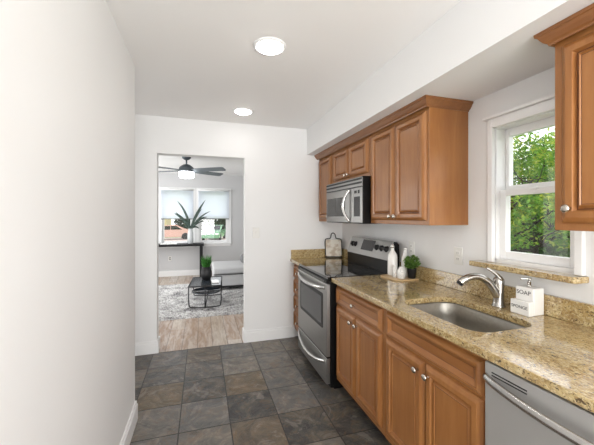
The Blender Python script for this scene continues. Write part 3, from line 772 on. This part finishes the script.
# ceiling fan
FX, FY = -0.256, 5.68
t = thing('ceiling_fan', 'dark grey four-blade ceiling fan with glowing drum light in living room', 'ceiling fan', (FX, FY, H))
MB().lathe([(0.075, -0.0005), (0.072, -0.02), (0.045, -0.045), (0.018, -0.055)], (FX, FY, H)).build('canopy', FANM, t)
MB().cyl((FX, FY, H-0.05), (FX, FY, H-0.13), 0.013).build('downrod', FANM, t)
MB().lathe([(0.02, -0.125), (0.055, -0.135), (0.105, -0.17), (0.125, -0.20), (0.125, -0.262)], (FX, FY, H), n=32).build('motor_housing', FANM, t)
MB().lathe([(0.122, -0.2625), (0.125, -0.275), (0.122, -0.345), (0.105, -0.362), (0, -0.366)], (FX, FY, H), n=32).build('light_drum', FANL, t)
for k in range(4):
    a = math.radians(32+[0, 116, 180, 296][k])
    mb = MB()
    # pitched blade in its own frame: along local +x
    prof = [(0.12, -0.045), (0.30, -0.062), (0.70, -0.068), (0.73, -0.05), (0.73, 0.05), (0.70, 0.068), (0.30, 0.062), (0.12, 0.045)]
    M = Matrix.Translation((FX, FY, 2.205)) @ Matrix.Rotation(a, 4, 'Z') @ Matrix.Rotation(math.radians(-17), 4, 'X')
    mb.prism(prof, 'xy', -0.004, 0.004, M=M)
    mb.build('blade', BLADE, t)

# desk with vase plant and open book
t = thing('desk', 'black console desk against the living room windows', 'desk', (-0.75, 7.6, 0))
MB().box(-1.55, 0.045, 7.40, 7.79, 0.735, 0.785, 0.003).build('desktop', DESK, t)
for x in (-1.53, -0.05):
    for y in (7.41, 7.72): MB().box(x, x+0.07, y, y+0.06, 0.0, 0.734).build('leg', DESK, t)
t = thing('plant_vase', 'tall white vase of dark broad strap leaves standing on the black desk', 'plant', (-0.256, 7.60, 0.786))
MB().lathe([(0.058, 0), (0.064, 0.004), (0.068, 0.10), (0.064, 0.22), (0.050, 0.29), (0.046, 0.33), (0.052, 0.345), (0.046, 0.345), (0.042, 0.32), (0, 0.30)], (-0.256, 7.60, 0.786), n=28).build('vase', mat('pale_grey_glaze', (205, 208, 210), 0.25), t)
def strap(mb, p0, p1, bow, wd, side=(0, 1, 0), seg=9):
    p0, p1 = Vector(p0), Vector(p1); bm = mb.bm
    mid = (p0+p1)/2 + Vector(bow); prev = None
    for i in range(seg+1):
        s = i/seg; p = p0*(1-s)**2+mid*2*s*(1-s)+p1*s*s; d = ((mid-p0)*(1-s)+(p1-mid)*s).normalized()
        u = d.cross(Vector(side)).normalized(); n_ = u.cross(d)
        wv = wd*(0.12+0.88*math.sin(PI*min(1, 0.12+s*0.9))**0.8)*(1 if s < 1 else 0.05)
        row = [bm.verts.new(p+u*wv), bm.verts.new(p-n_*wv*0.35), bm.verts.new(p-u*wv)]
        if prev:
            bm.faces.new((prev[0], row[0], row[1], prev[1])).smooth = True; bm.faces.new((prev[1], row[1], row[2], prev[2])).smooth = True
        prev = row
def px(u, v, y=7.60):
    return (-0.256+(u-190.5)*0.0233, y, 1.4-(v-217)*0.0233)
for k, (u, v, bx, bz, wd, dy) in enumerate([(178, 201, 0.07, 0.10, 0.030, 0.0), (175.5, 213.5, -0.03, 0.14, 0.038, -0.05), (176, 212, 0.02, 0.04, 0.028, 0.08), (205, 199.5, -0.05, 0.02, 0.034, 0.03), (210, 211, -0.05, 0.10, 0.022, -0.05), (207, 217, -0.03, 0.14, 0.028, 0.05), (201.5, 208.5, -0.03, 0.04, 0.026, -0.04), (204, 221, 0.0, 0.09, 0.020, -0.1), (184, 228, -0.02, 0.12, 0.03, -0.05), (199, 229, 0.02, 0.10, 0.024, 0.04), (196, 215, 0, 0.03, 0.03, 0.06)]):
    mb = MB(); strap(mb, px(191 + (k % 3-1)*0.6, 229, 7.60), px(u, v, 7.60+dy), (bx, 0, bz), wd*0.85)
    mb.build('leaf', DRAC, t, recalc=False)
t = thing('open_book', 'white open book lying on the black desk at the window', 'book', (-0.70, 7.56, 0.786))
for s in (-1, 1):
    x0 = -0.72
    MB().prism([(x0, 0.7865), (x0+s*0.02, 0.812), (x0+s*0.09, 0.818), (x0+s*0.17, 0.797), (x0+s*0.175, 0.7865)], 'xz', 7.46, 7.68).build('page_block', CERAM, t)

# coffee table
t = thing('coffee_table', 'black metal framed coffee table with glass top and round lower shelf on rug', 'table', (0.07, 5.2, 0.02))
def RT(x, y, z):   # table turned slightly
    a = math.radians(-4); return (0.07+x*math.cos(a)-y*math.sin(a), 5.20+x*math.sin(a)+y*math.cos(a), z)
hw, hd, zt, zb = 0.235, 0.36, 0.360, 0.045
for s in (-1, 1):
    pts = [RT(-hw, s*hd, zt), RT(-hw, s*hd, zb+0.04), RT(-hw+0.03, s*hd, zb), RT(hw-0.03, s*hd, zb), RT(hw, s*hd, zb+0.04), RT(hw, s*hd, zt)]
    MB().tube(pts, 0.0085, 8).build('leg_frame', BLACKM, t)
    MB().tube([RT(0, s*hd, zt), RT(0, s*hd, zb)], 0.0085, 8).build('post', BLACKM, t)
MB().tube([RT(0, -hd, zb), RT(0, hd, zb)], 0.0085, 8).build('stretcher', BLACKM, t)
fr = MB()
for a, b in (((-hw, -hd), (hw, -hd)), ((hw, -hd), (hw, hd)), ((hw, hd), (-hw, hd)), ((-hw, hd), (-hw, -hd))): fr.tube([RT(*a, zt), RT(*b, zt)], 0.012, 8)
fr.build('top_frame', BLACKM, t)
Mt = Matrix.Translation((0.07, 5.20, 0)) @ Matrix.Rotation(math.radians(-4), 4, 'Z')
SMOKE = mat('smoked_glass', (52, 57, 63), 0.18, 0.0)
MB().box(-hw+0.01, hw-0.01, -hd+0.01, hd-0.01, zt-0.004, zt+0.004, M=Mt).build('glass_top', SMOKE, t)
MB().lathe([(0.220, 0.200), (0.226, 0.204), (0.226, 0.222), (0.220, 0.222), (0.218, 0.208), (0, 0.208)], (0.07, 5.20, 0), n=40).build('round_shelf', SMOKE, t)
for a in (90, 270):
    MB().tube([RT(0.19*math.cos(math.radians(a)), 0.19*math.sin(math.radians(a)), 0.205), RT(0, math.copysign(hd, math.sin(math.radians(a))), 0.205)], 0.006, 8).build('shelf_bracket', BLACKM, t)
t = thing('grass_planter', 'dark planter of bright green grass on the coffee table', 'potted plant', (0.07, 5.34, 0.3645))
MB().lathe([(0.062, 0), (0.07, 0.004), (0.088, 0.07), (0.088, 0.13), (0.070, 0.20), (0.074, 0.21), (0.064, 0.21), (0.06, 0.19), (0, 0.19)], (0.07, 5.34, 0.3645), n=24).build('pot', BLACKM, t)
mb = MB(); rnd = random.Random(5)
for k in range(110):
    a = rnd.uniform(0, 2*PI); r = 0.05*math.sqrt(rnd.random()); l = rnd.uniform(0.10, 0.22); sp_ = rnd.uniform(0.0, 0.07)
    p0 = (0.07+r*math.cos(a), 5.34+r*math.sin(a), 0.55); p1 = (0.07+(r+sp_)*math.cos(a), 5.34+(r+sp_)*math.sin(a), 0.56+l)
    strap(mb, p0, p1, (0, 0, 0.02), 0.006, (math.cos(a+1), math.sin(a+1), 0.1), 4)
mb.build('grass', GRASSY, t, recalc=False)
t = thing('book', 'white book lying on the right side of the coffee table', 'book', (0.20, 5.12, 0.3645))
MB().box(0.145, 0.255, 5.00, 5.20, 0.3645, 0.380, 0.002, M=None).build('cover', CERAM, t)
# rug
rm = MB(); bm = rm.bm; rnd = random.Random(2)
nx_, ny_ = 300, 170; X0, X1, Y0, Y1 = -1.5, 1.5, 4.52, 6.75
gv = [[None]*(ny_+1) for _ in range(nx_+1)]
for i in range(nx_+1):
    for j in range(ny_+1):
        e = (i in (0, nx_) or j in (0, ny_))
        gv[i][j] = bm.verts.new((X0+(X1-X0)*i/nx_+rnd.uniform(-.006, .006), Y0+(Y1-Y0)*j/ny_+rnd.uniform(-.006, .006)+(rnd.uniform(-.03, 0.01) if j == 0 else 0), 0.001 if e else rnd.uniform(0.012, 0.036)))
for i in range(nx_):
    for j in range(ny_): bm.faces.new((gv[i][j], gv[i+1][j], gv[i+1][j+1], gv[i][j+1]))
tag(rm.build('shag_rug', RUG, recalc=False), 'mottled grey and white shag rug on living room plank floor', 'rug')
# sofa (chaise end)
t = thing('chaise_sofa', 'light grey chaise sofa on dark frame at the right of living room', 'sofa', (1.0, 6.4, 0))
MB().box(0.21, 1.75, 5.95, 6.90, 0.10, 0.315, 0.02, 3).build('base', FAB, t)
MB().box(0.20, 1.75, 5.94, 6.91, 0.322, 0.445, 0.035, 4).build('seat_cushion', FAB, t)
MB().box(0.205, 1.75, 5.945, 6.905, 0.075, 0.0995).box(0.205, 1.75, 5.935, 5.949, 0.315, 0.328).build('frame', BLACKM, t)
for x in (0.24, 1.68):
    for y in (5.98, 6.84): MB().box(x, x+0.04, y, y+0.04, 0.036 if y < 6.7 else 0.0, 0.0745).build('leg', BLACKM, t)
MB().box(1.75, 1.98, 5.95, 6.90, 0.10, 0.80, 0.05, 4).build('backrest', FAB, t)
tag(MB().lathe([(0.0, -0.2), (0.06, -0.198), (0.082, -0.18), (0.085, 0), (0.082, 0.18), (0.06, 0.198), (0, 0.2)], (0.86, 6.62, 0.531), (0.15, 1, 0)).build('bolster', FABD), 'grey round bolster pillow resting on the chaise sofa', 'pillow')

# ---------------------------------------------------------------- outdoors
GRASSG = mat('lawn', (118, 138, 84), 0.9)
struct('ground', MB().box(-40, 1.85, 8.05, 90, -0.9, -0.8).box(1.85, 60, -30, 90, -0.9, -0.8), GRASSG)
struct('driveway', MB().box(-12, 14, 23.5, 35, -0.7995, -0.78), mat('driveway_concrete', (196, 180, 172), 0.9))
def tree(label, cx, cy, ct, rad, count, size, seed, group='trees outside the kitchen window', name='tree', lean=(0, 0)):
    t = thing(name, label, 'tree', (cx, cy, -0.8), group)
    rnd = random.Random(seed)
    tb = MB().tube([(cx, cy, -0.8), (cx+0.05, cy+0.04, ct*0.4), (cx+lean[0], cy+lean[1], ct)], [0.11, 0.085, 0.04], 10)
    for k in range(24):
        a = rnd.uniform(0, 2*PI); z0 = rnd.uniform(-0.1, ct); l = rnd.uniform(0.7, 1.0)
        e = (cx+rad[0]*l*math.cos(a), cy+rad[1]*l*math.sin(a), z0+rnd.uniform(0.1, 1.1))
        m_ = (cx+rad[0]*l*0.5*math.cos(a+0.2), cy+rad[1]*l*0.5*math.sin(a+0.2), z0+rnd.uniform(-0.1, 0.4))
        tb.tube([(cx, cy, z0), m_, e], [0.05, 0.034, 0.014], 7)
        for q in range(4):
            s = rnd.uniform(0.4, 0.95); b0 = Vector(m_).lerp(Vector(e), s)
            tb.tube([b0, b0+Vector((rnd.uniform(-.3, .3), rnd.uniform(-.3, .3), rnd.uniform(-.1, .4))), b0+Vector((rnd.uniform(-.6, .6), rnd.uniform(-.6, .6), rnd.uniform(0, .6)))], [0.022, 0.014, 0.006], 5)
    tb.build('trunk', BARK, t)
    mb = MB(); 
    for q in range(26):
        c = (cx+rnd.uniform(-.8, .8)*rad[0], cy+rnd.uniform(-.8, .8)*rad[1], ct*0.8+rnd.uniform(-.8, .8)*rad[2])
        leaf_cloud(mb, c, (rad[0]*0.42, rad[1]*0.42, rad[2]*0.28), count//26, size, seed*100+q)
    mb.build('foliage', LEAFT, t, recalc=False)
tree('yellow-green leafy tree with dark branches closest outside the kitchen window', 8.6, 7.5, 2.85, (1.5, 2.7, 1.9), 12000, 0.14, 11)
tree('leafy tree standing behind the nearest one outside the kitchen window', 12.6, 8.9, 3.0, (1.6, 2.2, 2.2), 9000, 0.20, 23)
def shrub(name, label, c, rad, count, size, m, seed, cat='shrub', group=None):
    t = thing(name, label, cat, (c[0], c[1], -0.8), group)
    mb = MB(); leaf_cloud(mb, c, rad, count, size, seed); mb.build('foliage', m, t, recalc=False)
    MB().tube([(c[0], c[1], -0.8), (c[0]+.05, c[1], c[2])], [0.05, 0.02], 6).build('stem', BARK, t)
shrub('shrub', 'dense green shrub behind the trees outside the kitchen window', (16.4, 11.4, 0.9), (1.4, 2.6, 1.9), 7000, 0.24, LEAFB, 9)
shrub('shrub', 'broad green shrub farther back outside the kitchen window', (23.0, 16.0, 1.2), (2.6, 5.2, 2.6), 9000, 0.34, LEAFB, 19)
# street view through the living room windows
shrub('hedge', 'dark green hedge across the street behind the parked cars', (3.6, 44, 0.9), (7.2, 1.6, 2.4), 16000, 0.5, HEDGE, 31, 'hedge')
def car(name, label, cx, cy, rz, paintc):
    P = mat(name+'_paint', paintc, 0.25, Coat_Weight=0.6)
    t = thing(name, label, 'car', (0, 0, 0))
    side = [(-2.15, 0.25), (-2.2, 0.6), (-2.0, 0.85), (-1.2, 0.95), (-0.6, 1.38), (0.6, 1.42), (1.3, 1.0), (2.1, 0.85), (2.2, 0.55), (2.15, 0.25)]
    mb = MB(); mb.prism(side, 'xz', -0.82, 0.82); bmesh.ops.bevel(mb.bm, geom=mb.bm.edges[:], offset=0.05, segments=2, affect='EDGES')
    body = mb.build('body', P, t)
    glass = MB()
    for s in (-1, 1):
        glass.prism([(-1.0, 0.97), (-0.52, 1.30), (0.0, 1.33), (0.0, 0.97)], 'xz', s*0.815, s*0.83)
        glass.prism([(0.06, 0.97), (0.06, 1.33), (0.55, 1.32), (1.08, 0.97)], 'xz', s*0.815, s*0.83)
    glass.prism([(-1.17, 0.99), (-1.15, 1.02), (-0.66, 1.37), (-0.64, 1.33)], 'xz', -0.70, 0.70)
    glass.build('windows', BGLASS, t)
    for x in (-1.35, 1.35):
        for s in (-1, 1): MB().lathe([(0.0, -0.1), (0.2, -0.1), (0.32, -0.08), (0.32, 0.08), (0.2, 0.1), (0, 0.1)], (x, s*0.76, 0.32), (0, 1, 0)).build('wheel', BLACKM, t)
    for s in (-1, 1): MB().box(-2.23, -2.15, s*0.6-0.15, s*0.6+0.15, 0.58, 0.72, 0.02).build('headlight', CERAM, t)
    t.location = (cx, cy, -0.78); t.rotation_euler = (0, 0, rz)
    ORG[t.name] = Vector()
car('green_car', 'green car parked beyond the lawn, seen in the right living room window', 1.15, 31.0, math.radians(78), (112, 160, 122))
car('red_car', 'red car parked beyond the lawn, seen in the left living room window', -3.0, 32.5, math.radians(8), (204, 164, 150))
t = thing('house', 'cream house with porch posts seen in the left living room window', 'house', (-8.0, 42, -0.8))
MB().box(-11, -4.2, 41, 48, -0.8, 3.4).build('wall', mat('cream_siding', (214, 196, 150), 0.8), t)
MB().prism([(-11.5, 3.4), (-3.8, 3.4), (-7.6, 5.4)], 'xz', 40.0, 48.4).build('roof', mat('roof_shingle', (96, 88, 84), 0.9), t)
for x in (-5.6, -5.0, -4.4, -6.6, -8.0):
    MB().box(x-0.11, x+0.11, 39.4, 39.62, -0.8, 3.38).build('porch_post', mat('post_cream', (226, 214, 170), 0.7), t)
for x in (-5.3, -6.9): MB().box(x-0.4, x+0.4, 40.96, 40.999, 0.5, 2.1).build('window', BGLASS, t)
